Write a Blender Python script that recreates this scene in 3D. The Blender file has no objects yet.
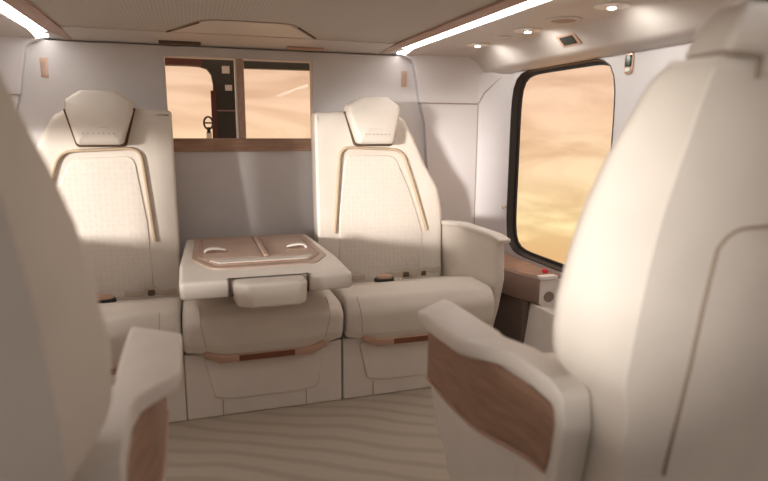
import bpy, bmesh, math, random
from mathutils import Vector, Matrix
random.seed(4)
S = bpy.context.scene
COL = S.collection
R_ = math.radians

# ------------------------------------------------------------------ camera
cam_d = bpy.data.cameras.new('camera'); cam = bpy.data.objects.new('camera', cam_d); COL.objects.link(cam)
rot = Matrix(((0.9518691, 0.05130285, -0.3021808), (-0.30645138, 0.17771021, -0.9351506), (0.00572473, 0.98274468, 0.18487868)))
cam.matrix_world = Matrix.Translation((0, 0, 0.98)) @ rot.to_4x4()
cam_d.sensor_width = 36; cam_d.lens = 592 * 36 / 768; cam_d.clip_start = 0.02
cam_d.dof.use_dof = True; cam_d.dof.focus_distance = 2.5; cam_d.dof.aperture_fstop = 2.4
S.camera = cam

# ------------------------------------------------------------------ view, world, sun, ceiling fill from its own lamps
S.view_settings.view_transform = 'Standard'; S.view_settings.look = 'None'
S.view_settings.gamma = 1; S.view_settings.exposure = 0.0; S.view_settings.use_curve_mapping = False

W = bpy.data.worlds.new('sunset_sky'); S.world = W; W.use_nodes = True
nt = W.node_tree; nt.nodes.clear()
def N(t, **k):
    n = nt.nodes.new(t)
    for a, b in k.items(): setattr(n, a, b)
    return n
tc = N('ShaderNodeTexCoord'); mp = N('ShaderNodeMapping'); mp.inputs['Scale'].default_value = (1.0, 1.0, 4.0)
mp.inputs['Rotation'].default_value = (0.25, 0.2, 0.3)
nz = N('ShaderNodeTexNoise'); nz.inputs['Scale'].default_value = 4.0; nz.inputs['Detail'].default_value = 6; nz.inputs['Roughness'].default_value = .55; nz.inputs['Distortion'].default_value = .7
sx = N('ShaderNodeSeparateXYZ'); mr = N('ShaderNodeMapRange'); mr.inputs['From Min'].default_value = -.30; mr.inputs['From Max'].default_value = .16
cr = N('ShaderNodeValToRGB'); e = cr.color_ramp.elements
e[0].position = 0; e[0].color = (.93, .50, .22, 1); e[1].position = 1; e[1].color = (.90, .60, .42, 1)
for p, c in ((.17, (1.02, .64, .29, 1)), (.33, (1.12, .86, .44, 1)), (.5, (1.08, .77, .45, 1)), (.7, (1.0, .66, .41, 1))):
    q = e.new(p); q.color = c
mx = N('ShaderNodeMix', data_type='RGBA', blend_type='MULTIPLY'); mx.inputs[0].default_value = 1
cr2 = N('ShaderNodeValToRGB'); e2 = cr2.color_ramp.elements
e2[0].position = .40; e2[0].color = (.86, .78, .74, 1); e2[1].position = .60; e2[1].color = (1.12, 1.13, 1.18, 1)
bg = N('ShaderNodeBackground'); bg.inputs['Strength'].default_value = 1.0
out = N('ShaderNodeOutputWorld'); L = nt.links.new
L(tc.outputs['Generated'], mp.inputs[0]); L(mp.outputs[0], nz.inputs[0]); L(tc.outputs['Generated'], sx.inputs[0])
L(sx.outputs[2], mr.inputs[0]); L(mr.outputs[0], cr.inputs[0]); L(nz.outputs[0], cr2.inputs[0])
L(cr.outputs[0], mx.inputs[6]); L(cr2.outputs[0], mx.inputs[7]); L(mx.outputs[2], bg.inputs[0]); L(bg.outputs[0], out.inputs[0])

sd = bpy.data.lights.new('sun', 'SUN'); sun = bpy.data.objects.new('sun', sd); COL.objects.link(sun)
sd.energy = 5.7; sd.angle = R_(7); sd.color = (1.0, .93, .86)
sun.rotation_euler = Vector((.77, .64, -.06)).to_track_quat('-Z', 'Y').to_euler()
sun.location = (-4, -4, 2)

# ------------------------------------------------------------------ materials
def mat(name, col, rough=.6, metal=0, kind=None, scale=1, bump=.0, col2=None, emit=None, spec=.5, sheen=0):
    m = bpy.data.materials.new(name); m.use_nodes = True
    t = m.node_tree; b = t.nodes['Principled BSDF']; l = t.links.new
    b.inputs['Base Color'].default_value = (*col, 1); b.inputs['Roughness'].default_value = rough
    b.inputs['Metallic'].default_value = metal; b.inputs['Specular IOR Level'].default_value = spec
    if sheen: b.inputs['Sheen Weight'].default_value = sheen
    if emit: b.inputs['Emission Color'].default_value = (*emit[:3], 1); b.inputs['Emission Strength'].default_value = emit[3]
    tc = t.nodes.new('ShaderNodeTexCoord')
    def ramp(src, a, bb, p0=.3, p1=.7):
        r = t.nodes.new('ShaderNodeValToRGB'); r.color_ramp.elements[0].position = p0; r.color_ramp.elements[1].position = p1
        r.color_ramp.elements[0].color = (*a, 1); r.color_ramp.elements[1].color = (*bb, 1); l(src, r.inputs[0]); l(r.outputs[0], b.inputs['Base Color'])
    def bmp(src, s, d=.002):
        n = t.nodes.new('ShaderNodeBump'); n.inputs['Strength'].default_value = s; n.inputs['Distance'].default_value = d
        l(src, n.inputs['Height']); l(n.outputs[0], b.inputs['Normal'])
    mpn = t.nodes.new('ShaderNodeMapping'); l(tc.outputs['Object'], mpn.inputs[0])
    if kind in ('leather', 'fabric', 'plastic'):
        n = t.nodes.new('ShaderNodeTexNoise'); n.inputs['Scale'].default_value = scale; n.inputs['Detail'].default_value = 3; l(mpn.outputs[0], n.inputs[0])
        c2 = col2 or tuple(x * .93 for x in col); ramp(n.outputs[0], c2, col)
        n2 = t.nodes.new('ShaderNodeTexNoise'); n2.inputs['Scale'].default_value = 420 if kind != 'fabric' else 260; l(mpn.outputs[0], n2.inputs[0])
        if bump: bmp(n2.outputs[0], bump)
    if kind == 'wood':
        mpn.inputs['Scale'].default_value = scale if isinstance(scale, tuple) else (scale,) * 3
        n = t.nodes.new('ShaderNodeTexNoise'); n.inputs['Scale'].default_value = 6; n.inputs['Detail'].default_value = 6; n.inputs['Distortion'].default_value = .6
        l(mpn.outputs[0], n.inputs[0]); ramp(n.outputs[0], col2, col, .32, .68)
    if kind == 'quilt':
        mpn.inputs['Rotation'].default_value = (0, R_(45), 0)
        s = t.nodes.new('ShaderNodeSeparateXYZ'); l(mpn.outputs[0], s.inputs[0])
        def tri(src, k, ph):
            a = t.nodes.new('ShaderNodeMath'); a.operation = 'MULTIPLY_ADD'; a.inputs[1].default_value = k; a.inputs[2].default_value = ph; l(src, a.inputs[0])
            c = t.nodes.new('ShaderNodeMath'); c.operation = 'SINE'; l(a.outputs[0], c.inputs[0]); return c.outputs[0]
        a = tri(s.outputs[0], 230, 0); c = tri(s.outputs[2], 230, 0)
        mu = t.nodes.new('ShaderNodeMath'); mu.operation = 'MULTIPLY'; l(a, mu.inputs[0]); l(c, mu.inputs[1])
        m2 = t.nodes.new('ShaderNodeMath'); m2.operation = 'MULTIPLY'; m2.inputs[1].default_value = .35; l(mu.outputs[0], m2.inputs[0]); mu = m2
        vo = t.nodes.new('ShaderNodeTexVoronoi'); vo.inputs['Scale'].default_value = 52; vo.inputs['Randomness'].default_value = .85; vo.feature = 'F1'; l(mpn.outputs[0], vo.inputs[0])
        ad = t.nodes.new('ShaderNodeMath'); ad.operation = 'ADD'; l(mu.outputs[0], ad.inputs[0]); l(vo.outputs[0], ad.inputs[1])
        bmp(ad.outputs[0], .38, .0016); ramp(ad.outputs[0], tuple(x * .94 for x in col), col, .0, .8)
    if kind == 'perf':
        vo = t.nodes.new('ShaderNodeTexVoronoi'); vo.inputs['Scale'].default_value = 85; vo.inputs['Randomness'].default_value = 0; l(mpn.outputs[0], vo.inputs[0])
        ramp(vo.outputs[0], tuple(x * .72 for x in col), col, .18, .30)
    if kind == 'carpet':
        mpn.inputs['Rotation'].default_value = (0, 0, R_(28))
        n = t.nodes.new('ShaderNodeTexWave'); n.inputs['Scale'].default_value = 4.2; n.inputs['Distortion'].default_value = 7.0; n.inputs['Detail'].default_value = 1.5; n.inputs['Detail Scale'].default_value = .5
        n.bands_direction = 'Y'; l(mpn.outputs[0], n.inputs[0]); ramp(n.outputs[0], col, col2, .0, .55)
        n2 = t.nodes.new('ShaderNodeTexNoise'); n2.inputs['Scale'].default_value = 500; l(mpn.outputs[0], n2.inputs[0]); bmp(n2.outputs[0], .3)
    return m
LEA = (.72, .665, .60)
M = dict(
    leather=mat('cream_leather', LEA, .48, kind='leather', scale=9, bump=.10),
    leather2=mat('pale_leather', (.77, .725, .67), .42, kind='leather', scale=9, bump=.05),
    quilt=mat('quilted_leather', LEA, .5, kind='quilt'),
    pipe=mat('tan_piping', (.56, .44, .31), .45, kind='leather', scale=20),
    gap=mat('dark_gap', (.10, .065, .04), .8),
    seam=mat('seam_thread', (.34, .27, .21), .7),
    wall=mat('grey_fabric', (.62, .60, .605), .85, kind='fabric', scale=5, bump=.25),
    side=mat('side_lining', (.64, .62, .64), .55, kind='plastic', scale=3, bump=.04),
    ceil=mat('headliner', (.52, .495, .47), .8, kind='perf'),
    ceilp=mat('ceiling_plastic', (.60, .57, .55), .5, kind='plastic', scale=3),
    floor=mat('carpet', (.41, .36, .295), .95, kind='carpet', col2=(.485, .43, .355)),
    wood=mat('walnut_wood', (.40, .245, .17), .42, kind='wood', scale=(2, 2, 14), col2=(.27, .16, .11)),
    woodp=mat('pale_wood', (.50, .385, .315), .42, kind='wood', scale=(1.5, 10, 10), col2=(.41, .30, .24)),
    woody=mat('ceiling_wood', (.46, .32, .255), .5, kind='wood', scale=(10, 1, 10), col2=(.38, .24, .175)),
    copper=mat('copper_trim', (.56, .37, .28), .38, .35, kind='leather', scale=10),
    copperd=mat('dark_copper', (.20, .08, .045), .4, .3),
    chrome=mat('chrome', (.9, .87, .84), .16, 1),
    black=mat('black_rubber', (.012, .012, .013), .45),
    dark=mat('dark_frame', (.022, .026, .022), .5, kind='plastic', scale=4),
    maroon=mat('maroon_frame', (.075, .018, .012), .5),
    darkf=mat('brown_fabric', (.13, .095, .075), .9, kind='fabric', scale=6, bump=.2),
    mauve=mat('mauve_panel', (.30, .215, .185), .45, kind='plastic', scale=4),
    red=mat('red_plastic', (.7, .02, .05), .35),
    green=mat('green_screen', (.02, .05, .03), .3),
    white=mat('white_plastic', (.8, .78, .75), .4),
    belt=mat('belt_webbing', (.42, .35, .28), .8, kind='fabric', scale=30, bump=.3),
    light=mat('light_diffuser', (.9, .9, .9), .5, emit=(1, .95, .90, 9.0)),
    bulb=mat('spot_bulb', (.9, .9, .9), .5, emit=(1, .95, .88, 9.0)),
)
g = bpy.data.materials.new('window_glass'); g.use_nodes = True; t = g.node_tree; t.nodes.clear()
o_ = t.nodes.new('ShaderNodeOutputMaterial'); tr = t.nodes.new('ShaderNodeBsdfTransparent'); gl = t.nodes.new('ShaderNodeBsdfGlossy'); mi = t.nodes.new('ShaderNodeMixShader')
gl.inputs['Roughness'].default_value = .02; mi.inputs[0].default_value = .02; tr.inputs[0].default_value = (.97, .97, .97, 1)
t.links.new(tr.outputs[0], mi.inputs[1]); t.links.new(gl.outputs[0], mi.inputs[2]); t.links.new(mi.outputs[0], o_.inputs[0]); M['glass'] = g

# ------------------------------------------------------------------ helpers
X0 = .205                       # plane of symmetry of the cabin
ORG = {}
def thing(name, loc, label, cat, group=None):
    o = bpy.data.objects.new(name, None); COL.objects.link(o); o.location = loc; o.empty_display_size = .05
    ORG[o] = Vector(loc); o['label'] = label; o['category'] = cat
    if group: o['group'] = group
    return o
def obj(name, bm, m, parent=None, bevel=0, seg=2, label=None, loc=None, ang=35):
    """bm is in world coordinates; links it as ONE mesh object"""
    if parent is not None: org = ORG[parent]
    else:
        if loc is None:
            bb = [v.co for v in bm.verts]; mn = [min(c[i] for c in bb) for i in range(3)]; mxx = [max(c[i] for c in bb) for i in range(3)]
            loc = ((mn[0] + mxx[0]) / 2, (mn[1] + mxx[1]) / 2, mn[2])
        org = Vector(loc)
    bmesh.ops.remove_doubles(bm, verts=bm.verts, dist=1e-6)
    bmesh.ops.translate(bm, vec=-org, verts=bm.verts)
    bmesh.ops.recalc_face_normals(bm, faces=bm.faces)
    me = bpy.data.meshes.new(name); bm.to_mesh(me); bm.free()
    me.polygons.foreach_set('use_smooth', [True] * len(me.polygons)); me.set_sharp_from_angle(angle=R_(ang))
    me.materials.append(M[m])
    o = bpy.data.objects.new(name, me); COL.objects.link(o)
    if parent is not None: o.parent = parent; ORG[o] = org
    else: o.location = org; ORG[o] = org
    if bevel:
        b = o.modifiers.new('bevel', 'BEVEL'); b.width = bevel; b.segments = seg; b.limit_method = 'ANGLE'; b.angle_limit = R_(30); b.harden_normals = True
    if label: o['label'] = label
    return o
def tag(o, label, cat, group=None):
    o['label'] = label; o['category'] = cat
    if group: o['group'] = group
    return o
def struct(o): o['kind'] = 'structure'; return o
def mir(p, s): return (p[0], p[1], p[2]) if s > 0 else (2 * X0 - p[0], p[1], p[2])

def box(x0, x1, y0, y1, z0, z1, bm=None, f=None):
    bm = bm or bmesh.new()
    vs = [bm.verts.new((x, y, z)) for x in (x0, x1) for y in (y0, y1) for z in (z0, z1)]
    if f:
        for v in vs: v.co = Vector(f(*v.co))
    for a in ((0, 1, 3, 2), (4, 6, 7, 5), (0, 4, 5, 1), (2, 3, 7, 6), (0, 2, 6, 4), (1, 5, 7, 3)): bm.faces.new([vs[i] for i in a])
    return bm
def area2(P): return sum(P[i][0] * P[(i + 1) % len(P)][1] - P[(i + 1) % len(P)][0] * P[i][1] for i in range(len(P)))
def rc(P, r, n=5):
    """round the corners of polygon P; r one radius or a list"""
    out = []; k = len(P)
    for i in range(k):
        a, b, c = Vector(P[i - 1]), Vector(P[i]), Vector(P[(i + 1) % k]); ri = r[i] if isinstance(r, (list, tuple)) else r
        if ri <= 0: out.append(tuple(b)); continue
        u = (a - b); w = (c - b); lu, lw = u.length, w.length; u /= lu; w /= lw
        an = math.acos(max(-1, min(1, u.dot(w)))); d = ri / max(math.tan(an / 2), 1e-4); d = min(d, lu * .48, lw * .48)
        p, q = b + u * d, b + w * d
        for j in range(n + 1):
            s = j / n; out.append(tuple((1 - s) ** 2 * p + 2 * s * (1 - s) * b + s * s * q))
    return out
def inset(P, d):
    k = len(P); sg = 1 if area2(P) > 0 else -1; out = []
    for i in range(k):
        a, b, c = Vector(P[i - 1]), Vector(P[i]), Vector(P[(i + 1) % k])
        e1 = (b - a); e2 = (c - b)
        if e1.length < 1e-9: e1 = e2
        if e2.length < 1e-9: e2 = e1
        e1.normalize(); e2.normalize()
        n1 = Vector((-e1.y, e1.x)) * sg; n2 = Vector((-e2.y, e2.x)) * sg; n = n1 + n2
        if n.length < 1e-6: n = n1
        n.normalize(); out.append(tuple(b + n * d / max(.5, n.dot(n1))))
    return out
def puff(P, w0, w1, r, f, cuts=None, seg=4, back=True, crown=0):
    """polygon P (u,v) given thickness from w0 to w1 with the w1 side (and w0 side) rounded by r; f maps (u,v,w) to the world"""
    bm = bmesh.new(); rings = []
    if back:
        for j in range(seg, 0, -1):
            a = j / seg * math.pi / 2; rings.append((inset(P, r * (1 - math.cos(a))), w0 + (w1 > w0 and 1 or -1) * r * (1 - math.sin(a))))
    else: rings.append((P, w0))
    sg = 1 if w1 > w0 else -1
    for j in range(0, seg + 1):
        a = j / seg * math.pi / 2; rings.append((inset(P, r * (1 - math.cos(a))), w1 - sg * r * (1 - math.sin(a))))
    if crown:
        last = rings[-1][0]
        for k, (dd, hh) in enumerate(((.25, .45), (.55, .75), (.8, .92))): cx_ = sum(p[0] for p in last) / len(last); cy_ = sum(p[1] for p in last) / len(last); rings.append(([(cx_ + (p[0] - cx_) * (1 - crown[0] * dd), cy_ + (p[1] - cy_) * (1 - crown[0] * dd)) for p in last], w1 + sg * crown[1] * hh))
    vr = [[bm.verts.new((p[0], p[1], w)) for p in Q] for Q, w in rings]
    for a, b in zip(vr, vr[1:]):
        for i in range(len(a)):
            j = (i + 1) % len(a)
            bm.faces.new((a[i], a[j], b[j], b[i]))
    bm.faces.new(vr[0]); bm.faces.new(vr[-1][::-1])
    for ax, vals in (cuts or {}).items():
        no = [0, 0, 0]; no[ax] = 1
        for v in vals:
            co = [0, 0, 0]; co[ax] = v
            bmesh.ops.bisect_plane(bm, geom=bm.verts[:] + bm.edges[:] + bm.faces[:], plane_co=co, plane_no=no)
    for v in bm.verts: v.co = Vector(f(*v.co))
    return bm
def loft(rings, cap=True):
    bm = bmesh.new(); vr = [[bm.verts.new(p) for p in r] for r in rings]
    for a, b in zip(vr, vr[1:]):
        for i in range(len(a)):
            j = (i + 1) % len(a); bm.faces.new((a[i], a[j], b[j], b[i]))
    if cap: bm.faces.new(vr[0]); bm.faces.new(vr[-1][::-1])
    return bm
def tube(path, r, n=8, bm=None, flat=None, closed=False):
    bm = bm or bmesh.new(); path = [Vector(p) for p in path]; k = len(path); rings = []; up = Vector((0, 0, 1))
    if flat: up = Vector(flat[1])
    for i, p in enumerate(path):
        if closed: tn = path[(i + 1) % k] - path[i - 1]
        else: tn = path[min(i + 1, k - 1)] - path[max(i - 1, 0)]
        tn.normalize(); s = tn.cross(up)
        if s.length < 1e-4: s = tn.cross(Vector((0, 1, 0)))
        s.normalize(); u = s.cross(tn)
        ra, rb = (r, r) if not flat else (r, flat[0])
        rings.append([bm.verts.new(p + s * ra * math.cos(2 * math.pi * j / n + .4) + u * rb * math.sin(2 * math.pi * j / n + .4)) for j in range(n)])
    pr = list(zip(rings, rings[1:])) + ([(rings[-1], rings[0])] if closed else [])
    for a, b in pr:
        for j in range(n): bm.faces.new((a[j], a[(j + 1) % n], b[(j + 1) % n], b[j]))
    if not closed: bm.faces.new(rings[0][::-1]); bm.faces.new(rings[-1])
    return bm
def smooth_path(P, n=6):
    """Catmull-Rom"""
    P = [Vector(p) for p in P]; Q = [P[0] * 2 - P[1]] + P + [P[-1] * 2 - P[-2]]; out = []
    for i in range(1, len(Q) - 2):
        for j in range(n):
            t = j / n; a, b, c, d = Q[i - 1:i + 3]
            out.append(.5 * ((2 * b) + (c - a) * t + (2 * a - 5 * b + 4 * c - d) * t * t + (3 * b - a - 3 * c + d) * t ** 3))
    out.append(P[-1]); return out
def lathe(prof, n=24, f=None):
    """prof: (r,h) pairs; f maps (a,b,h) to the world"""
    bm = bmesh.new(); rings = [[bm.verts.new(f(r * math.cos(2 * math.pi * i / n), r * math.sin(2 * math.pi * i / n), h)) for i in range(n)] for r, h in prof]
    for a, b in zip(rings, rings[1:]):
        for i in range(n): bm.faces.new((a[i], a[(i + 1) % n], b[(i + 1) % n], b[i]))
    bm.faces.new(rings[0]); bm.faces.new(rings[-1][::-1]); return bm
def prism_y(P, y0, y1):
    """polygon in x,z swept along y"""
    return loft([[(p[0], y, p[1]) for p in P] for y in (y0, y1)])
def lerp(tab, z):
    if z <= tab[0][0]: return tab[0][1:]
    for a, b in zip(tab, tab[1:]):
        if z <= b[0]:
            t = (z - a[0]) / (b[0] - a[0]); return tuple(p + (q - p) * t for p, q in zip(a[1:], b[1:]))
    return tab[-1][1:]

# ------------------------------------------------------------------ room shell
XR, XL = 1.42, 2 * X0 - 1.42
YF, YB = -1.2, 2.72
struct(obj('floor', box(XL - .05, XR + .05, YF - .05, YB + .1, -.04, 0), 'floor'))
# flat headliner between the wooden strips, then the smooth band to the bulkhead
hb = box(-.425, .835, YF - .03, 2.42, 1.33, 1.36)
struct(obj('ceiling', hb, 'ceil'))
band = prism_y([(-.70, 1.345), (-.425, 1.331), (.835, 1.331), (1.11, 1.345), (1.11, 1.37), (-.70, 1.37)], 2.428, 2.75)
for v in band.verts:
    if v.co.y > 2.6 and v.co.z < 1.36: v.co.z -= .024
    if v.co.y < 2.6 and v.co.z < 1.34: v.co.z -= .004
struct(obj('trim_1', band, 'ceilp', bevel=.004))

# sunlit side walls with window openings; unseen left ones laid out to steer the sun
def dirs(n=72):
    return sorted([i * 2 * math.pi / n for i in range(n)])
def wall_bay(bm, s, y0, y1, z0, z1, hole=None, depth=.045):
    def X(y): return XR - (max(0, y - 2.5) / .12) ** 1.3 * .108 if y > 2.5 else XR
    if hole is None:
        ys = [y0 + (y1 - y0) * i / 6 for i in range(7)]
        for a, b in zip(ys, ys[1:]):
            v = [bm.verts.new(mir(p, s)) for p in ((X(a), a, z0), (X(b), b, z0), (X(b), b, z1), (X(a), a, z1))]; bm.faces.new(v)
        return
    cy, cz, a, b, n = hole
    A = dirs() + [math.atan2(zz - cz, yy - cy) % (2 * math.pi) for yy in (y0, y1) for zz in (z0, z1)]
    A = sorted(set(round(t, 6) for t in A)); inn = []; ou = []; rev = []
    for t in A:
        c, q = math.cos(t), math.sin(t)
        k = (abs(c / a) ** n + abs(q / b) ** n) ** (-1 / n)
        inn.append(bm.verts.new(mir((XR, cy + k * c, cz + k * q), s))); rev.append(bm.verts.new(mir((XR + depth, cy + k * c, cz + k * q), s)))
        kx = ((y1 - cy) / c if c > 0 else (y0 - cy) / c) if abs(c) > 1e-9 else 1e9
        kz = ((z1 - cz) / q if q > 0 else (z0 - cz) / q) if abs(q) > 1e-9 else 1e9
        k = min(kx, kz); yy = cy + k * c; ou.append(bm.verts.new(mir((XR, yy, cz + k * q), s)))
    for i in range(len(A)):
        j = (i + 1) % len(A)
        bm.faces.new((inn[i], inn[j], ou[j], ou[i])); bm.faces.new((inn[i], inn[j], rev[j], rev[i]))
HOLES = {1: [(2.132, .824, .358, .415, 7), (.82, .91, .60, .32, 7), (-.615, .965, .245, .225, 6)],
         -1: [(2.060, .824, .425, .415, 8), (.945, .91, .365, .32, 7), (-.60, .988, .22, .25, 6)]}  # unseen left openings, sized and spaced to aim sun at the seats
BAYS = {1: [(1.70, 2.50), (.15, 1.50), (-1.2, -.30)], -1: [(1.56, 2.50), (.15, 1.34), (-1.2, -.30)]}
def side_wall(s, name):
    bm = bmesh.new(); Z0, Z1 = 0, 1.245; Bs = BAYS[s]
    for (y0, y1), h in zip(Bs, HOLES[s]): wall_bay(bm, s, y0, y1, Z0, Z1, h)
    wall_bay(bm, s, 2.50, 2.63, Z0, Z1); wall_bay(bm, s, Bs[1][1], Bs[0][0], Z0, Z1); wall_bay(bm, s, Bs[2][1], Bs[1][0], Z0, Z1)
    return struct(obj(name, bm, 'side'))
wr = side_wall(1, 'wall_right'); wl = side_wall(-1, 'wall_left')
def oval(h, k, x, n=72):
    cy, cz, a, b, e_ = h; P = []
    for t in dirs(n):
        c, q = math.cos(t), math.sin(t); r = (abs(c / a) ** e_ + abs(q / b) ** e_) ** (-1 / e_); P.append((cy + r * c, cz + r * q))
    return [(x, p[0], p[1]) for p in inset(P, k)]
wn = 1
for s in (1, -1):
    for hi, h in enumerate(HOLES[s]):
        rings = [oval(h, -.002, XR + .042), oval(h, -.001, XR - .001), oval(h, .003, XR - .002), oval(h, .006, XR + .004), oval(h, .009, XR + .030), oval(h, .020, XR + .033), oval(h, .020, XR + .042)]
        bm = loft([[mir(p, s) for p in r] for r in rings], cap=False)
        fr = struct(obj('window_%d' % wn, bm, 'black', loc=mir((XR, h[0], .4), s)))
        gb = loft([[mir(p, s) for p in oval(h, .01, x)] for x in (XR + .036, XR + .040)])
        p = obj('pane', gb, 'glass', fr)
        if s < 0 and hi == 0: obj('sunblocker', box(XL - .030, XL - .024, 1.62, 2.50, .99, 1.245), 'wall', fr, label='unseen blind pulled down over the top of the pane')  # added out of view to keep sun off the left headrest and bulkhead
        wn += 1
# side ceiling panels with a flat lamp deck that bends down to the wall
prof = [(.945, 1.331), (1.235, 1.331), (1.265, 1.324), (1.30, 1.300), (1.335, 1.266), (1.352, 1.254), (1.372, 1.252), (1.385, 1.243), (1.425, 1.236), (1.45, 1.236), (1.45, 1.36), (.945, 1.36)]
sc = []
for s, nm in ((1, 'trim_2'), (-1, 'trim_3')):
    P = [(mir((x, 0, z), s)[0], z) for x, z in prof]
    ys = [YF, 2.35, 2.46, 2.49, 2.52, 2.55, 2.59, 2.62]
    rings = []
    for y in ys:
        k = max(0, (y - 2.46) / .16); r = []
        for (x, z), (xs, zz) in zip(prof, P):
            dz = -.012 * k * max(0, min(1, (x - 1.1) / .2)) if z < 1.35 else 0
            dz += -.022 * k * (1 - max(0, min(1, (x - 1.1) / .18))) if z < 1.35 else 0
            r.append((xs, y, max(z + dz, 1.10)))
        rings.append(r)
    struct(obj(nm, loft(rings), 'ceilp', ang=50))
# bulkhead: raised fabric panel with window opening; lower side panels beside it
BX0, BX1 = -.62, 1.03
WX0, WX1, WZ0, WZ1 = -.085, .521, .935, 1.266
outl = [(-.70, 0), (1.11, 0), (1.11, 1.308), (-.70, 1.308)]
def panel_with_hole(P, hole, f, w0, w1):
    bm = bmesh.new()
    vs = [bm.verts.new((p[0], p[1], w0)) for p in P]; bm.faces.new(vs)
    hx0, hx1, hz0, hz1 = hole
    for ax, vals in ((0, (hx0, hx1)), (1, (hz0, hz1))):
        for v in vals:
            co = [0, 0, 0]; co[ax] = v; no = [0, 0, 0]; no[ax] = 1
            bmesh.ops.bisect_plane(bm, geom=bm.verts[:] + bm.edges[:] + bm.faces[:], plane_co=co, plane_no=no)
    for fc in list(bm.faces):
        c = fc.calc_center_median()
        if hx0 < c.x < hx1 and hz0 < c.y < hz1: bm.faces.remove(fc)
    g_ = bmesh.ops.extrude_face_region(bm, geom=bm.faces[:])
    for v in g_['geom']:
        if isinstance(v, bmesh.types.BMVert): v.co.z = w1
    for v in bm.verts: v.co = Vector(f(*v.co))
    return bm
struct(obj('wall_rear', panel_with_hole(outl, (WX0, WX1, WZ0, WZ1), lambda u, v, w: (u, w, v), 2.65, 2.71), 'wall', bevel=.004))
for s, nm in ((1, 'trim_4'), (-1, 'trim_5')):
    lo = rc([(1.320, 0), (1.320, 1.0995), (1.019, 1.0995), (1.045, 1.01), (1.062, .80), (1.072, 0)], [0, 0, .012, .08, .1, 0], 4)
    bm = loft([[mir((x, y, z), s) for x, z in lo] for y in (2.62, 2.715)])
    struct(obj(nm, bm, 'side', bevel=.004))
    up = rc([(1.44, 1.101), (1.44, 1.36), (.925, 1.36), (.925, 1.309), (.983, 1.290), (1.016, 1.101)], [0, 0, 0, .01, .05, .008], 5)
    bm = loft([[mir((x, y, z), s) for x, z in up] for y in (2.62, 2.715)])
    struct(obj('trim_%d' % (6 if s > 0 else 7), bm, 'side', bevel=.004))
    struct(obj('trim_%d' % (14 if s > 0 else 15), box(.90, 1.46, 2.716, 2.76, 0, 1.37, f=lambda x, y, z: mir((x, y, z), s)), 'wall'))
    struct(obj('trim_%d' % (12 if s > 0 else 13), tube([mir((1.02, 2.6185, 1.1), s), mir((1.312, 2.6185, 1.1), s)], .0022, 6), 'seam'))
    # dark seam of the corner and door pillar edge
    P = [mir(p, s) for p in ((1.315, 2.619, .02), (1.315, 2.619, 1.098), (1.335, 2.60, 1.15), (1.372, 2.568, 1.195), (1.408, 2.53, 1.236))]
    struct(obj('trim_%d' % (8 if s > 0 else 9), tube(P, .0035, 6), 'seam'))
struct(obj('wall_front', box(XL - .03, XR + .03, YF - .05, YF, 0, 1.36), 'side'))
# outer skin above the headliner and behind the bulkhead keeps daylight out
struct(obj('trim_10', box(XL - .05, XR + .05, YF - .05, 2.76, 1.362, 1.38), 'ceilp'))

# ------------------------------------------------------------------ bulkhead window: sill, mullion, pane
wf = struct(obj('window_7', box(WX0 - .0, WX1 + .0, 2.640, 2.705, .882, .937), 'wood', bevel=.003))
obj('mullion', box(.200, .229, 2.645, 2.70, .937, WZ1), 'woody', wf, bevel=.003)
obj('mullion_edge', box(.192, .1995, 2.652, 2.70, .937, WZ1), 'white', wf)
obj('pane', box(WX0, WX1, 2.700, 2.703, .937, WZ1), 'glass', wf)
# the cockpit frame beyond the pane: header, post
struct(obj('trim_16', box(-.6, 1.1, 2.82, 3.5, -.04, 0), 'floor'))
ck = thing('cockpit_frame', (.18, 3.2, 0), 'dark cockpit door frame with a centre post beyond the bulkhead window', 'door frame')
bm = bmesh.new(); y = 3.2
pts = [(-.30, 1.283), (-.0, 1.285), (.06, 1.283), (.095, 1.272), (.115, 1.245), (.122, 1.20), (.122, .0), (.245, .0), (.245, 1.282), (.80, 1.285), (.80, 1.45), (-.30, 1.45)]
obj('centre_post', loft([[(p[0], yy, p[1]) for p in pts] for yy in (3.2, 3.26)]), 'dark', ck, bevel=.004)
obj('header_cover', box(-.30, .075, 3.186, 3.198, 1.286, 1.45), 'maroon', ck, label='maroon left part of the header')
obj('edge_strip', box(.108, .134, 3.17, 3.197, .4, 1.165), 'maroon', ck, label='dark red strip along the post')
for (a, b, c, d) in ((.168, .205, 1.252, 1.288), (.180, .214, 1.168, 1.196)):
    obj('placard', box(a, b, 3.19, 3.1985, c, d), 'wall', ck, label='small pale square placard')
obj('cross_bar', box(.135, .24, 3.185, 3.198, 1.065, 1.071), 'mauve', ck)
obj('latch_rail', box(.228, .243, 3.18, 3.198, .5, 1.02), 'white', ck)
cw = thing('control_wheel', (.093, 3.12, 0), 'small black ring handwheel on a pale post beyond the bulkhead window', 'wheel')
c = Vector((.088, 3.12, 1.005))
obj('rim', tube([c + Vector((.021 * math.cos(a), 0, .03 * math.sin(a))) for a in [i * math.pi / 12 for i in range(24)]], .005, 8, flat=(.005, (0, 1, 0)), closed=True), 'black', cw)
obj('spoke', tube([c + Vector((-.02, 0, 0)), c + Vector((.02, 0, 0))], .004), 'black', cw)
obj('post', box(.076, .102, 3.11, 3.13, 0, .962), 'white', cw, bevel=.003)
obj('hub', box(.08, .097, 3.108, 3.128, .955, .985), 'black', cw, bevel=.003)

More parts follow.
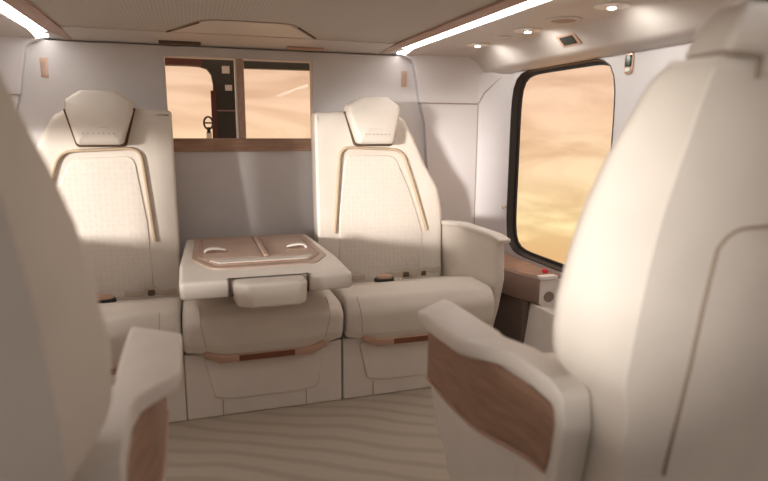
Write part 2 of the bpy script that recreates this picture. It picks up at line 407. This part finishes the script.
# ------------------------------------------------------------------ ceiling strips
for s in (1, -1):
    f = lambda x, y, z: mir((x, y, z), s)
    side = 'right' if s > 0 else 'left'
    tt = thing('ceiling_light', f(.89, .7, 1.36), 'long white light strip with copper wood edging on the %s side of the ceiling' % side, 'light')
    obj('wood_edging', loft([[f(x, y, z) for x, z in ((.826, 1.322 - .012 * (y > 2.6)), (.886 - dd, 1.322 - .012 * (y > 2.6)), (.886 - dd, 1.36), (.826, 1.36))] for y, dd in ((YF, 0), (2.50, 0), (2.645, .05))]), 'woody', tt)
    obj('diffuser', loft([[f(x, y, z) for x, z in ((x0, 1.324 - .009 * (y > 2.6)), (.942, 1.324 - .009 * (y > 2.6)), (.942, 1.35), (x0, 1.35))] for y, x0 in ((YF, .888), (2.56, .888), (2.638, .908))]), 'light', tt)
# hatch seams in the headliner
hp = [(-.062, 2.417, 1.3265), (.03, 2.19, 1.3265), (.065, 2.134, 1.3265), (.12, 2.11, 1.3265), (.30, 2.105, 1.3265), (.349, 2.120, 1.3265), (.385, 2.18, 1.3265), (.489, 2.40, 1.3265)]
struct(obj('trim_11', tube(smooth_path([Vector(p) + Vector((0, 0, .0025)) for p in hp], 5), .0022, 6), 'seam'))
hs = thing('ceiling_hatch', (.21, 2.27, 1.33), 'trapezoid access hatch with dark grooved ends in the middle of the headliner', 'hatch')
obj('hatch_panel', loft([[(-.05, 2.414, z), (.068, 2.145, z), (.10, 2.124, z), (.31, 2.12, z), (.345, 2.135, z), (.474, 2.41, z)] for z in (1.3285, 1.3305)]), 'ceilp', hs)
for a, b in (((-.062, 2.417), (.045, 2.175)), ((.38, 2.168), (.487, 2.40))):
    obj('groove', tube([(a[0], a[1], 1.328), (b[0], b[1], 1.328)], .004, 6), 'gap', hs, label='dark groove at the hatch end')
for (x0, x1), side in (((-.10, .058), 'left'), ((.405, .56), 'right')):
    o = obj('air_slot', box(x0, x1, 2.575, 2.60, 1.3065, 1.318), 'gap' if side == 'left' else 'copper', bevel=.003)
    tag(o, {'left': 'thin dark slot in the ceiling edge above the left window pane', 'right': 'thin copper slot in the ceiling edge above the right window pane'}[side], 'slot')
# spotlights in the side panel, air nozzle, blank discs
def disc(name, y, r, kind, s=1, x=1.165, lab='', cat='', group=None):
    f = lambda a, b, h: mir((x + a, y + b * 1.0, 1.3300 - h), s)
    t_ = thing(name, mir((x, y, 1.33), s), lab, cat, group)
    if kind == 'blank':
        obj('rim', lathe([(r, 0), (r, .002), (r * .93, .004), (r * .86, .002)], 28, f), 'ceilp', t_)
        obj('cover', lathe([(r * .84, 0), (r * .84, .0025), (r * .8, .0035)], 28, f), 'ceilp', t_)
    if kind == 'spot':
        obj('rim', lathe([(r, 0), (r, .002), (r * .95, .0035), (r * .55, .004), (r * .40, .002)], 28, f), 'white', t_)
        obj('housing', lathe([(r * .32, 0), (r * .32, .006), (r * .26, .007)], 24, f), 'chrome', t_)
        obj('bulb', lathe([(r * .25, .006), (r * .25, .0085), (r * .15, .010)], 20, f), 'bulb', t_)
        ld = bpy.data.lights.new('spot_lamp', 'SPOT'); lo = bpy.data.objects.new('spot_lamp', ld); COL.objects.link(lo)
        ld.energy = 2.4; ld.spot_size = R_(150); ld.spot_blend = .9; ld.shadow_soft_size = .012; ld.color = (1, .93, .84)
        lo.parent = t_; lo.location = (s * .004, 0, -.024)
        lo.rotation_euler = Vector((.55 * s, 0, -.6)).to_track_quat('-Z', 'Y').to_euler()
    if kind == 'vent':
        obj('rim', lathe([(r, 0), (r, .002), (r * .93, .004), (r * .75, .005), (r * .68, .003)], 28, f), 'ceilp', t_)
        obj('nozzle', lathe([(r * .66, 0), (r * .66, .004), (r * .5, .006), (r * .2, .007)], 28, f), 'mauve', t_)
for s in (1, -1):
    sd_ = 'right' if s > 0 else 'left'
    if s > 0:
        disc('ceiling_cover', 2.51, .034, 'blank', s, lab='flat round blank cover nearest the bulkhead in the right ceiling panel', cat='cover')
        disc('ceiling_cover', 2.12, .034, 'blank', s, lab='flat round blank cover between two spotlights in the right ceiling panel', cat='cover')
        disc('spotlight', 2.345, .050, 'spot', s, lab='small lit ceiling spotlight nearest the bulkhead, right panel', cat='spotlight')
        disc('spotlight', 1.95, .050, 'spot', s, lab='small lit ceiling spotlight between blank cover and round air nozzle', cat='spotlight')
        disc('spotlight', 1.50, .050, 'spot', s, lab='small lit ceiling spotlight nearest the camera, beyond the air nozzle', cat='spotlight')
        disc('air_nozzle', 1.735, .058, 'vent', s, x=1.165, lab='round mauve air nozzle with copper rim in the right ceiling panel', cat='vent')
# switch plate on the slope above the right window
def slope(u, v, w):      # u along y, v down the slope
    x = 1.300 + v * .72; z = 1.300 - v * .70
    return (x - w * .70, u, z - w * .72)
sp = thing('switch_plate', slope(1.90, 0, 0), 'dark rectangular plate in copper surround on the slope above the window', 'switch')
obj('surround', puff(rc([(1.845, -.022), (1.955, -.022), (1.955, .028), (1.845, .028)], .006), 0, .004, .001, slope), 'copper', sp)
obj('dark_plate', puff(rc([(1.862, -.014), (1.938, -.014), (1.938, .021), (1.862, .021)], .003), .003, .006, .001, slope), 'dark', sp)
# little status unit on the wall right of the window
wp = lambda u, v, w: (XR - w, u, v)
su = thing('wall_sensor', (XR, 1.715, 1.17), 'small oval copper unit with green display beside the window top corner', 'sensor')
obj('surround', puff(rc([(1.695, 1.165), (1.737, 1.165), (1.737, 1.238), (1.695, 1.238)], .02), 0, .005, .002, wp), 'copper', su)
obj('display', puff(rc([(1.703, 1.192), (1.728, 1.192), (1.728, 1.229), (1.703, 1.229)], .003), .004, .010, .001, wp), 'green', su)
obj('lamp', puff(rc([(1.704, 1.174), (1.727, 1.174), (1.727, 1.189), (1.704, 1.189)], .005), .004, .011, .002, wp), 'white', su)
kb = obj('coat_hook', lathe([(.006, 0), (.006, .012), (.010, .014), (.010, .020), (.004, .022)], 14, lambda a, b, h: (XR - h, 2.50 + a, .62 + b)), 'chrome')
tag(kb, 'tiny round metal knob on the wall left of the right window', 'knob')
# copper reading lamps on the bulkhead
for s in (1, -1):
    x = .948 if s > 0 else .932; f = lambda u, v, w: mir((u, 2.6505 - w, v), s)
    rl = thing('reading_light', mir((x, 2.65, 1.2), s), 'slim upright copper plate on the bulkhead above the %s rear seat' % ('right' if s > 0 else 'left'), 'wall light', 'copper plates on the bulkhead')
    obj('copper_plate', puff(rc([(x - .013, 1.172), (x + .013, 1.172), (x + .013, 1.242), (x - .013, 1.242)] if s > 0 else [(x - .013, 1.170), (x + .013, 1.170), (x + .013, 1.243), (x - .013, 1.243)], .003), 0, .005, .001, f), 'copper', rl)
    obj('lens', puff(rc([(x - .007, 1.178), (x + .007, 1.178), (x + .007, 1.234), (x - .007, 1.234)], .003), .004, .0075, .001, f), 'woodp', rl)

# ------------------------------------------------------------------ rear outer seats
def yf(z): return 2.395 + (z - .30) * .085           # reclined front plane of a rear backrest
def rear_seat(s):
    f3 = lambda x, y, z: mir((x - (.017 if s < 0 and x < .53 else 0), y, z), s)
    side = 'right' if s > 0 else 'left'
    lab = {'right': 'cream leather rear seat by the right wall with quilted back, headrest and winged armrest',
           'left': 'cream leather rear seat left of the folded table, partly hidden by the near seat'}[side]
    T = thing('cabin_seat', f3(.77, 2.2, 0), lab, 'seat', 'rear row seats')
    # base
    obj('base', box(.4865, 1.07, 1.98, 2.55, 0, .235, f=f3), 'leather2', T, bevel=.006)
    P = rc([(.545, .215), (.575, .075), (.64, .062), (.90, .062), (.965, .075), (.995, .215)], [.01, .02, .02, .02, .02, .01])
    obj('front_panel', puff(P, 0, .010, .005, lambda u, v, w: f3(u, 1.981 - w, v), back=False), 'leather2', T)
    obj('base_seam', tube([f3(.60, 1.978, .06), f3(.60, 1.978, .005)], .0012, 5), 'seam', T)
    # cushion: profile in y,z swept along x
    prof = rc([(2.44, .225), (2.44, .318), (2.12, .392), (1.965, .392), (1.926, .345), (1.938, .262), (1.950, .230)], [.01, .02, .05, .05, .05, .03, .01], 5)
    def cf(u, v, w):
        k = max(0, min(1, (abs(w - .77) - .17) / .11)); up = .022 * k * max(0, (.30 - v) / .075) if v < .30 else 0
        bulge = -.008 * (1 - ((w - .77) / .3) ** 2)
        return f3(w, u + (bulge if u < 2.1 else 0), v + min(up, .022))
    obj('cushion', puff(prof, .4885, 1.072, .014, cf, cuts={2: [.52 + .04 * i for i in range(14)]}), 'leather', T)
    for xx in (.535,):
        obj('cushion_seam', tube(smooth_path([f3(xx, 1.965, .3935), f3(xx, 1.925, .365), f3(xx + .003, 1.915, .33), f3(xx + .01, 1.925, .27)], 4), .0010, 6), 'seam', T)
    stp = obj('trim_strip', puff(rc([(.545, .238), (.60, .211), (.94, .211), (.995, .238), (.985, .256), (.93, .236), (.61, .236), (.555, .256)], .002, 2), 0, .036, .003, lambda u, v, w: f3(u, 1.968 - w, v), back=False), 'copper', T)
    obj('handle_inlay', box(.665, .88, 1.9305, 1.950, .2135, .2335, f=f3), 'copperd', stp, bevel=.001)
    # backrest outline in x,z
    O = rc([(.486, .27), (.482, .60), (.484, 1.047), (.60, 1.052), (.835, 1.052), (.885, 1.022), (.930, .945), (.985, .82), (1.038, .72), (1.056, .62), (1.050, .45), (1.052, .27)],
           [.01, .1, .018, .02, .03, .05, .1, .1, .08, .1, .1, .01], 6)
    hx = 0 if s > 0 else -.013
    fb = lambda u, v, w: f3(u + hx, yf(v) - w - .010 * math.exp(-((u - 1.03) / .05) ** 2), v)
    cuts = {0: [.5 + .04 * i for i in range(14)], 1: [.3 + .05 * i for i in range(15)]}
    obj('backrest', puff(O, -.19, 0, .022, lambda u, v, w: f3(u + (.026 * min(1, -w / .06) if w < 0 and u < .55 else 0), min(yf(v) - w, 2.642 if u < 1.0 else 2.612) - .012 * math.exp(-((u - 1.04) / .05) ** 2) * (w > -.1), v), cuts=cuts, back=False), 'leather', T)
    # quilted insert and arched piping
    I = rc([(.575, .34), (.583, .62), (.617, .875), (.835, .868), (.90, .72), (.958, .54), (.955, .34)], [.02, .1, .04, .05, .1, .1, .02], 6)
    obj('quilted_insert', puff(I, 0, .006, .005, lambda u, v, w: f3(u, yf(v) - w + .001, v), back=False), 'quilt', T)
    ap = rc([(.560, .545), (.578, .74), (.594, .905), (.868, .893), (.925, .72), (.978, .54)], [0, .1, .05, .07, .1, 0], 7)
    obj('arched_piping', tube([f3(u, yf(v) - .004, v) for u, v in ap], .0065, 8, flat=(.0105, (0, 1, 0))), 'pipe', T)
    # headrest with its dark recess
    rec = rc([(.614, 1.052), (.654, .908), (.824, .908), (.860, 1.046)], [.004, .02, .02, .004])
    obj('headrest_recess', puff(rec, -.01, .0035, .001, fb, back=False), 'gap', T)
    H = rc([(.622, 1.040), (.662, .918), (.814, .918), (.846, 1.045), (.848, 1.075), (.795, 1.112), (.685, 1.112), (.624, 1.078)], [.02, .018, .018, .02, .02, .025, .025, .02], 5)
    hd = obj('headrest', puff(H, -.05, .068, .020, lambda u, v, w: f3(u + hx, yf(v) - w * (1 - .25 * max(0, (v - 1.0) / .11)), v), crown=(.55, .005)), 'leather', T)
    db = bmesh.new()
    for k_ in range(7): box(.685 + k_ * .017 + hx, .689 + k_ * .017 + hx, yf(.96) - .0765, yf(.96) - .066, .958, .961, db, f3)
    obj('stitch_row', db, 'seam', hd)
    # winged armrest
    def arm(u, v, w):     # u along y, v height, w outwards
        x = 1.056 + (2.42 - u) * .055 + w
        return f3(x, u, v)
    A = rc([(2.44, .28), (2.44, .572), (2.25, .588), (1.99, .582), (1.955, .565), (1.945, .42), (1.975, .30), (2.02, .18), (2.10, .18)], [.01, .02, .05, .02, .015, .05, .05, .03, .01], 5)
    obj('armrest', puff(A, .0, .034, .012, arm, cuts={0: [2.0 + .06 * i for i in range(7)]}), 'leather', T)
    C = rc([(2.44, .578), (2.26, .594), (1.985, .590), (1.925, .578), (1.93, .562), (1.99, .570), (2.25, .574), (2.44, .556)], .008, 3)
    obj('armrest_cap', puff(C, -.005, .042, .008, arm, cuts={0: [2.0 + .06 * i for i in range(7)]}), 'leather2', T)
    return T
rear_seat(1); rear_seat(-1)

# ------------------------------------------------------------------ middle seat folded into a table
T = thing('middle_seat', (X0, 2.2, 0), 'middle rear seat with its back folded down as a wood-topped table', 'seat')
obj('base', box(-.058, .4815, 1.98, 2.55, 0, .235), 'leather2', T, bevel=.006)
P = rc([(.005, .215), (.035, .075), (.09, .062), (.33, .062), (.39, .075), (.42, .215)], [.01, .02, .02, .02, .02, .01])
obj('front_panel', puff(P, 0, .010, .005, lambda u, v, w: (u, 1.981 - w, v), back=False), 'leather2', T)
obj('grip_recess', puff(rc([(.11, .208), (.13, .192), (.28, .192), (.30, .208)], .004), 0, .0025, .001, lambda u, v, w: (u, 1.9705 - w, v), back=False), 'leather', T)
for xx in (.06, .35): obj('base_seam', tube([(xx, 1.978, .06), (xx, 1.978, .005)], .0012, 5), 'seam', T)
prof = rc([(2.44, .225), (2.44, .36), (2.12, .405), (1.975, .405), (1.920, .365), (1.932, .275), (1.950, .230)], [.01, .02, .05, .05, .06, .04, .01], 5)
def cf(u, v, w):
    k = max(0, min(1, (abs(w - .2115) - .14) / .11)); up = .022 * k * max(0, (.30 - v) / .075) if v < .30 else 0
    tp = .022 * max(0, (abs(w - .2115) - .19) / .08) * max(0, (v - .3) / .1)
    return (w, u - .010 * (1 - ((w - .2115) / .27) ** 2) * (u < 2.1), v + min(up, .022) - tp)
obj('cushion', puff(prof, -.0565, .479, .018, cf, cuts={2: [-.03 + .04 * i for i in range(13)]}), 'leather', T)
for xx, sg in ((.0, 1), (.425, -1)):
    obj('cushion_seam', tube(smooth_path([(xx, 1.975, .400), (xx, 1.918, .368), (xx + .004 * sg, 1.908, .335), (xx + .014 * sg, 1.921, .275)], 4), .0010, 6), 'seam', T)
stp = obj('trim_strip', puff(rc([(.002, .238), (.055, .211), (.365, .211), (.42, .238), (.41, .256), (.355, .236), (.065, .236), (.012, .256)], .002, 2), 0, .036, .003, lambda u, v, w: (u, 1.968 - w, v), back=False), 'copper', T)
obj('handle_inlay', box(.118, .305, 1.9305, 1.950, .2135, .2335), 'copperd', stp, bevel=.001)
tb = lambda u, v, w: (u, v, w)
TP = rc([(-.055, 1.79), (.085, 1.79), (.095, 1.80), (.325, 1.80), (.335, 1.79), (.474, 1.79), (.482, 2.05), (.462, 2.53), (-.040, 2.53), (-.058, 2.05)], [.02, .004, .004, .004, .004, .02, .05, .02, .02, .05], 5)
FB = obj('folded_backrest', puff(TP, .474, .530, .014, tb), 'leather2', T)
WO = rc([(-.005, 2.51), (-.018, 2.10), (.045, 1.935), (.385, 1.935), (.447, 2.06), (.435, 2.51)], [.02, .05, .06, .06, .05, .02], 6)
obj('wood_surround', puff(WO, .526, .5355, .003, tb, back=False), 'woodp', FB)
WI = rc([(.015, 2.47), (.005, 2.11), (.06, 1.975), (.372, 1.975), (.426, 2.075), (.412, 2.47)], [.015, .04, .04, .04, .04, .015], 6)
obj('tray_rim', puff(WI, .530, .5385, .002, tb, back=False), 'woody', FB)
obj('cream_strip', puff(rc([(.035, 2.045), (.068, 1.988), (.366, 1.988), (.400, 2.045)], .01), .534, .5415, .002, tb, back=False), 'leather2', FB)
for a, b in ((.022, .220), (.246, .408)):
    obj('tray_lid', puff(rc([(a, 2.065), (b, 2.065), (b - .004, 2.44), (a + .004, 2.44)], .012), .534, .5410, .002, tb, back=False), 'woodp', FB)
obj('divider', puff(rc([(.224, 2.062), (.242, 2.062), (.242, 2.45), (.224, 2.45)], .006), .534, .5475, .003, tb, back=False), 'woodp', FB)
for x in (.065, .355):
    s = 1 if x < .2 else -1
    pth = smooth_path([(x - .036 * s, 2.165, .5435), (x - .032 * s, 2.165, .552), (x - .012 * s, 2.168, .556), (x + .012 * s, 2.172, .553), (x + .030 * s, 2.18, .5475)], 5)
    obj('latch', tube(pth, .013, 8, flat=(.0045, (0, 0, 1))), 'white', FB)
    obj('latch_plate', puff(rc([(x - .042, 2.145), (x + .042, 2.145), (x + .042, 2.20), (x - .042, 2.20)], .01), .538, .5425, .001, tb, back=False), 'woody', FB)
PD = rc([(.098, 1.86), (.098, 1.755), (.135, 1.722), (.300, 1.722), (.320, 1.75), (.320, 1.86)], [.01, .02, .02, .02, .02, .01], 5)
def pf(u, v, w):
    k = max(0, (1.80 - v) / .08)
    return (u + (.018 * k * (w < .5) if u < .2 else -.006 * k * (w < .5)), v + (.010 * k if w > .5 else 0), w)
obj('headrest_pad', puff(PD, .452, .528, .014, pf), 'leather', FB)
for x in (.0905, .3285): obj('slot', box(x - .0022, x + .0022, 1.786, 1.812, .476, .5315), 'gap', FB)

# ------------------------------------------------------------------ lap belts at the back of the rear cushions
def lap_belt(s):
    f3 = lambda x, y, z: mir((x, y, z), s)
    bel = thing('lap_belt', f3(.74, 2.36, .33), 'lap belt with a round copper-topped buckle lying across the %s rear seat' % ('right' if s > 0 else 'left'), 'seat belt', 'lap belts on the rear seats')
    zc = lambda y: .322 + (2.44 - y) * .219 + .016
    yb = 2.345
    a = [(.49, yb, zc(yb) + .001), (.54, yb - .01, zc(yb) + .004), (.585, yb + .012, zc(yb) + .012), (.62, yb - .008, zc(yb) + .004), (.675, yb, zc(yb) + .006)]
    b = [(.765, yb, zc(yb) + .006), (.82, yb - .004, zc(yb) + .003), (.86, yb + .004, zc(yb) + .016), (.90, yb - .006, zc(yb) + .004), (.945, yb + .004, zc(yb) + .018), (.985, yb, zc(yb) + .014), (1.03, yb + .02, zc(yb) + .012)]
    for pth in (a, b): obj('strap', tube([f3(*p) for p in smooth_path(pth, 6)], .012, 8, flat=(.003, (0, -1, .5))), 'belt', bel)
    for (x, dx) in ((.57, .02), (.845, .02), (.93, .016)): obj('strap_adjuster', box(x, x + dx * 1.2, yb - .012, yb + .006, zc(yb) - .006, zc(yb) + .014, f=f3), 'gap', bel, bevel=.002)
    c = (.742, yb - .055, zc(yb) - .002)
    lf = lambda p, q, h: f3(c[0] + p * .95, c[1] + q * .65, c[2] - .004 + h * .9)
    bk = obj('buckle', lathe([(.044, 0), (.047, .006), (.045, .016), (.038, .018)], 24, lf), 'black', bel)
    obj('buckle_cap', lathe([(.036, .017), (.037, .022), (.032, .031), (.018, .034)], 20, lf), 'copper', bk)
    obj('tongue', box(c[0] + .03, c[0] + .075, c[1] - .014, c[1] + .012, c[2] + .004, c[2] + .008, f=f3), 'chrome', bk, bevel=.001)
lap_belt(1); lap_belt(-1)

# ------------------------------------------------------------------ side ledge under the right window
T = thing('side_console', (1.36, 2.1, 0), 'copper and mauve console below the right window beside the rear seat', 'console')
PLN = rc([(1.300, 2.612), (1.24, 2.612), (1.24, 2.25), (1.262, 2.11), (1.302, 2.0), (1.416, 2.0), (1.414, 2.49)], [0, 0, .1, .1, .02, 0, 0], 5)
obj('ledge', puff(PLN, .285, .397, .008, lambda u, v, w: (u, v, w)), 'mauve', T)
obj('ledge_top', puff(inset(PLN, .006), .390, .401, .004, lambda u, v, w: (u, v, w), back=False), 'wood', T)
ep = obj('end_panel', puff(rc([(1.305, .285), (1.305, .388), (1.412, .388), (1.412, .268), (1.36, .262)], .01), 0, .008, .003, lambda u, v, w: (u, 2.001 - w, v), back=False), 'leather2', T, label='pale end panel of the console')
obj('pull_recess', lathe([(.026, 0), (.026, .003), (.020, .004), (.012, .002)], 22, lambda a, b, h: (1.345 + a * .9, 1.9935 - h, .318 + b * .85)), 'mauve', ep)
obj('bright_tab', box(1.302, 1.378, 1.986, 2.02, .390, .405), 'white', T, bevel=.002, label='white tab on the console corner')
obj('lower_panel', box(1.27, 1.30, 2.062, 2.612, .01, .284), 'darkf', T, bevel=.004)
obj('kick_shell', loft([[(x, y, z) for x, z in ((1.415, .0), (1.415, .26), (1.30, .284), (1.265, .0))] for y in (2.06, 1.5)]), 'leather2', T, bevel=.01, label='pale shell below the console')
rb = obj('release_knob', lathe([(.011, 0), (.013, .006), (.010, .013), (.005, .016)], 16, lambda a, b, h: (1.365 + a, 2.06 + b, .4015 + h)), 'red')
tag(rb, 'small red knob on the console top under the right window', 'knob')

# ------------------------------------------------------------------ near seats, seen from behind
ST = [  # z, front half width, front y, back half width, back y
    (.34, .222, .790, .226, .640), (.50, .222, .795, .226, .630), (.59, .224, .790, .226, .622), (.63, .262, .790, .238, .619), (.66, .274, .787, .239, .616), (.73, .274, .780, .234, .612), (.82, .264, .764, .228, .604),
    (.88, .254, .748, .220, .598), (.94, .236, .735, .212, .588), (.97, .225, .728, .208, .582), (1.0, .216, .715, .204, .577), (1.04, .207, .695, .199, .568), (1.065, .200, .668, .196, .560)]
CX = .785
def near_ring(z, grow=0, n=6):
    wf, yf_, wb, yb_ = lerp(ST, z)
    P = rc([(CX - wb, yb_), (CX - wf, (yf_ * .75 + yb_ * .25)), (CX - wf + .03, yf_), (CX + wf - .03, yf_), (CX + wf, (yf_ * .75 + yb_ * .25)), (CX + wb, yb_)], [.003, .035, .035, .035, .035, .003], n)
    return inset(P, grow)
def near_seat(s):
    f3 = lambda x, y, z: mir((x, y, z), s)
    side = 'right' if s > 0 else 'left'
    T = thing('cabin_seat', f3(.785, .95, 0), {'right': 'near cream seat seen from behind, large on the right with wood-sided armrest', 'left': 'near cream seat in shade filling the left edge, seen from behind'}[side], 'seat', 'near row seats')
    rings = []
    zs = [.34, .42, .50, .56, .59, .61, .63, .65, .68, .73, .77, .80, .84, .88, .91, .94, .97, 1.0, 1.02, 1.04, 1.053, 1.062, 1.067]
    for z in zs:
        gr = 0 if z < 1.06 else .004
        rings.append([f3(p[0], p[1], z) for p in near_ring(z, gr)])
    obj('backrest', loft(rings), 'leather', T, ang=24)
    # headrest cap over the shoulder line
    hz = [(1.070, .010), (1.074, .002), (1.09, 0), (1.115, .003), (1.130, .010), (1.137, .024)]
    def hring(z, gr):
        k = (z - 1.07) / .07; wl = .190 - .026 * k
        P = rc([(CX - wl, .557), (CX - wl + .012, .655 - .01 * k), (CX + wl - .012, .655 - .01 * k), (CX + wl, .557)], [.012, .045, .045, .012], 6); return [f3(p[0], p[1], z) for p in inset(P, gr)]
    hd = obj('headrest', loft([hring(z, g_) for z, g_ in hz]), 'leather', T, ang=60)
    obj('headrest_back', puff(rc([(.662, 1.045), (.662, 1.105), (.908, 1.105), (.908, 1.045)], .010), 0, .008, .003, lambda u, v, w: f3(u, .566 - w - (1.07 - v) * -.12, v), back=False), 'leather', hd)
    sm = [(.604, .60, 1.068), (.602, .58, 1.068), (.604, .561, 1.069), (.640, .555, 1.067), (.650, .560, 1.060), (.652, .562, 1.043)]
    obj('headrest_gap', tube([f3(*p) for p in smooth_path(sm, 4)], .0035, 6), 'seam', hd)
    # back panel line
    def yb_(z): return lerp(ST, z)[3] - .001
    pts = [(.640, .48), (.650, .62), (.662, .80), (.668, .830), (.690, .848), (.73, .852), (.84, .852), (.88, .848), (.902, .830), (.908, .80), (.920, .62), (.93, .48)]
    obj('back_panel_seam', tube([f3(u, yb_(v) - .0005, v) for u, v in [tuple(p) for p in [(q_.x, q_.y) for q_ in smooth_path([(a, b, 0) for a, b in pts], 5)]]], .0028, 6), 'seam', T)
    # cushion and base
    cp = rc([(.70, .30), (.70, .43), (1.15, .455), (1.20, .44), (1.215, .36), (1.19, .28), (1.0, .26)], [.01, .02, .05, .03, .03, .03, .02], 5)
    obj('cushion', puff(cp, .512, 1.058, .02, lambda u, v, w: f3(w, u, v), cuts={2: [.56 + .05 * i for i in range(10)]}), 'leather', T)
    bs = rc([(.66, .0), (.66, .30), (1.15, .262), (1.10, 0.0)], .02)
    obj('base', puff(bs, .53, 1.04, .012, lambda u, v, w: f3(w, u, v)), 'leather2', T)
    # armrests: side panel, wood inlay, cap that turns down at the back
    def arm(side_):
        def g(u, v, w, jog=(.95, .18, .030), B0=.479):      # w: 0 outer face, positive inwards
            t = max(0, min(1, (jog[0] - u) / jog[1])); w = w + jog[2] * t * t * (3 - 2 * t)
            if side_ < 0: return f3(B0 + w + .012 * max(0, (.5 - v) / .3), u, v)
            return f3(2 * CX - (B0 + w), u, v)
        body = rc([(1.172, .572), (1.172, .43), (1.10, .30), (1.05, .21), (.72, .20), (.735, .42), (.715, .55), (.80, .572), (.92, .578)], [.01, .04, .08, .08, .03, .05, .02, .06, .06], 5)
        B = obj('armrest', puff(body, 0.004, .034, .008, g, cuts={0: [.74 + .03 * i for i in range(8)]}), 'leather2', T)
        wl_ = [(1.168, .432), (1.005, .425), (.742, .446)]
        wd = rc([(1.160, .572)] + wl_ + [(.712, .540), (.735, .562), (.83, .570), (.92, .578)], [.004, .01, .08, .006, .01, .02, .05, .05], 4)
        obj('wood_inlay', puff(wd, .008, .000, .0015, g, back=False, cuts={0: [.74 + .03 * i for i in range(9)]}), 'wood', B, label='walnut wood side inlay')
        ed = smooth_path([(a, b - .003, 0) for a, b in wl_], 8)
        obj('inlay_edge', tube([g(p.x, p.y, -.001) for p in ed], .0035, 6), 'copper', B)
        cap = rc([(1.152, .581), (1.145, .597), (1.10, .603), (.90, .606), (.82, .606), (.735, .604), (.700, .594), (.690, .54), (.712, .41), (.738, .41), (.716, .54), (.724, .566), (.80, .572), (.885, .576), (1.08, .568), (1.13, .570)],
                 [.006, .01, .02, .05, .06, .02, .02, .02, .005, .005, .02, .015, .05, .05, .02, .01], 4)
        def gc(u, v, w): return g(u + .75 * max(0, w) * max(0, min(1, (u - .98) / .12)), v, w * (1 - .46 * max(0, min(1, (.95 - u) / .1))), (.945, .11, .058), .450)
        obj('armrest_cap', puff(cap, -.006, .092, .009, gc, cuts={0: [.715 + .02 * i for i in range(22)]}), 'leather2', B)
    arm(-1); arm(1)
    return T
near_seat(1); near_seat(-1)
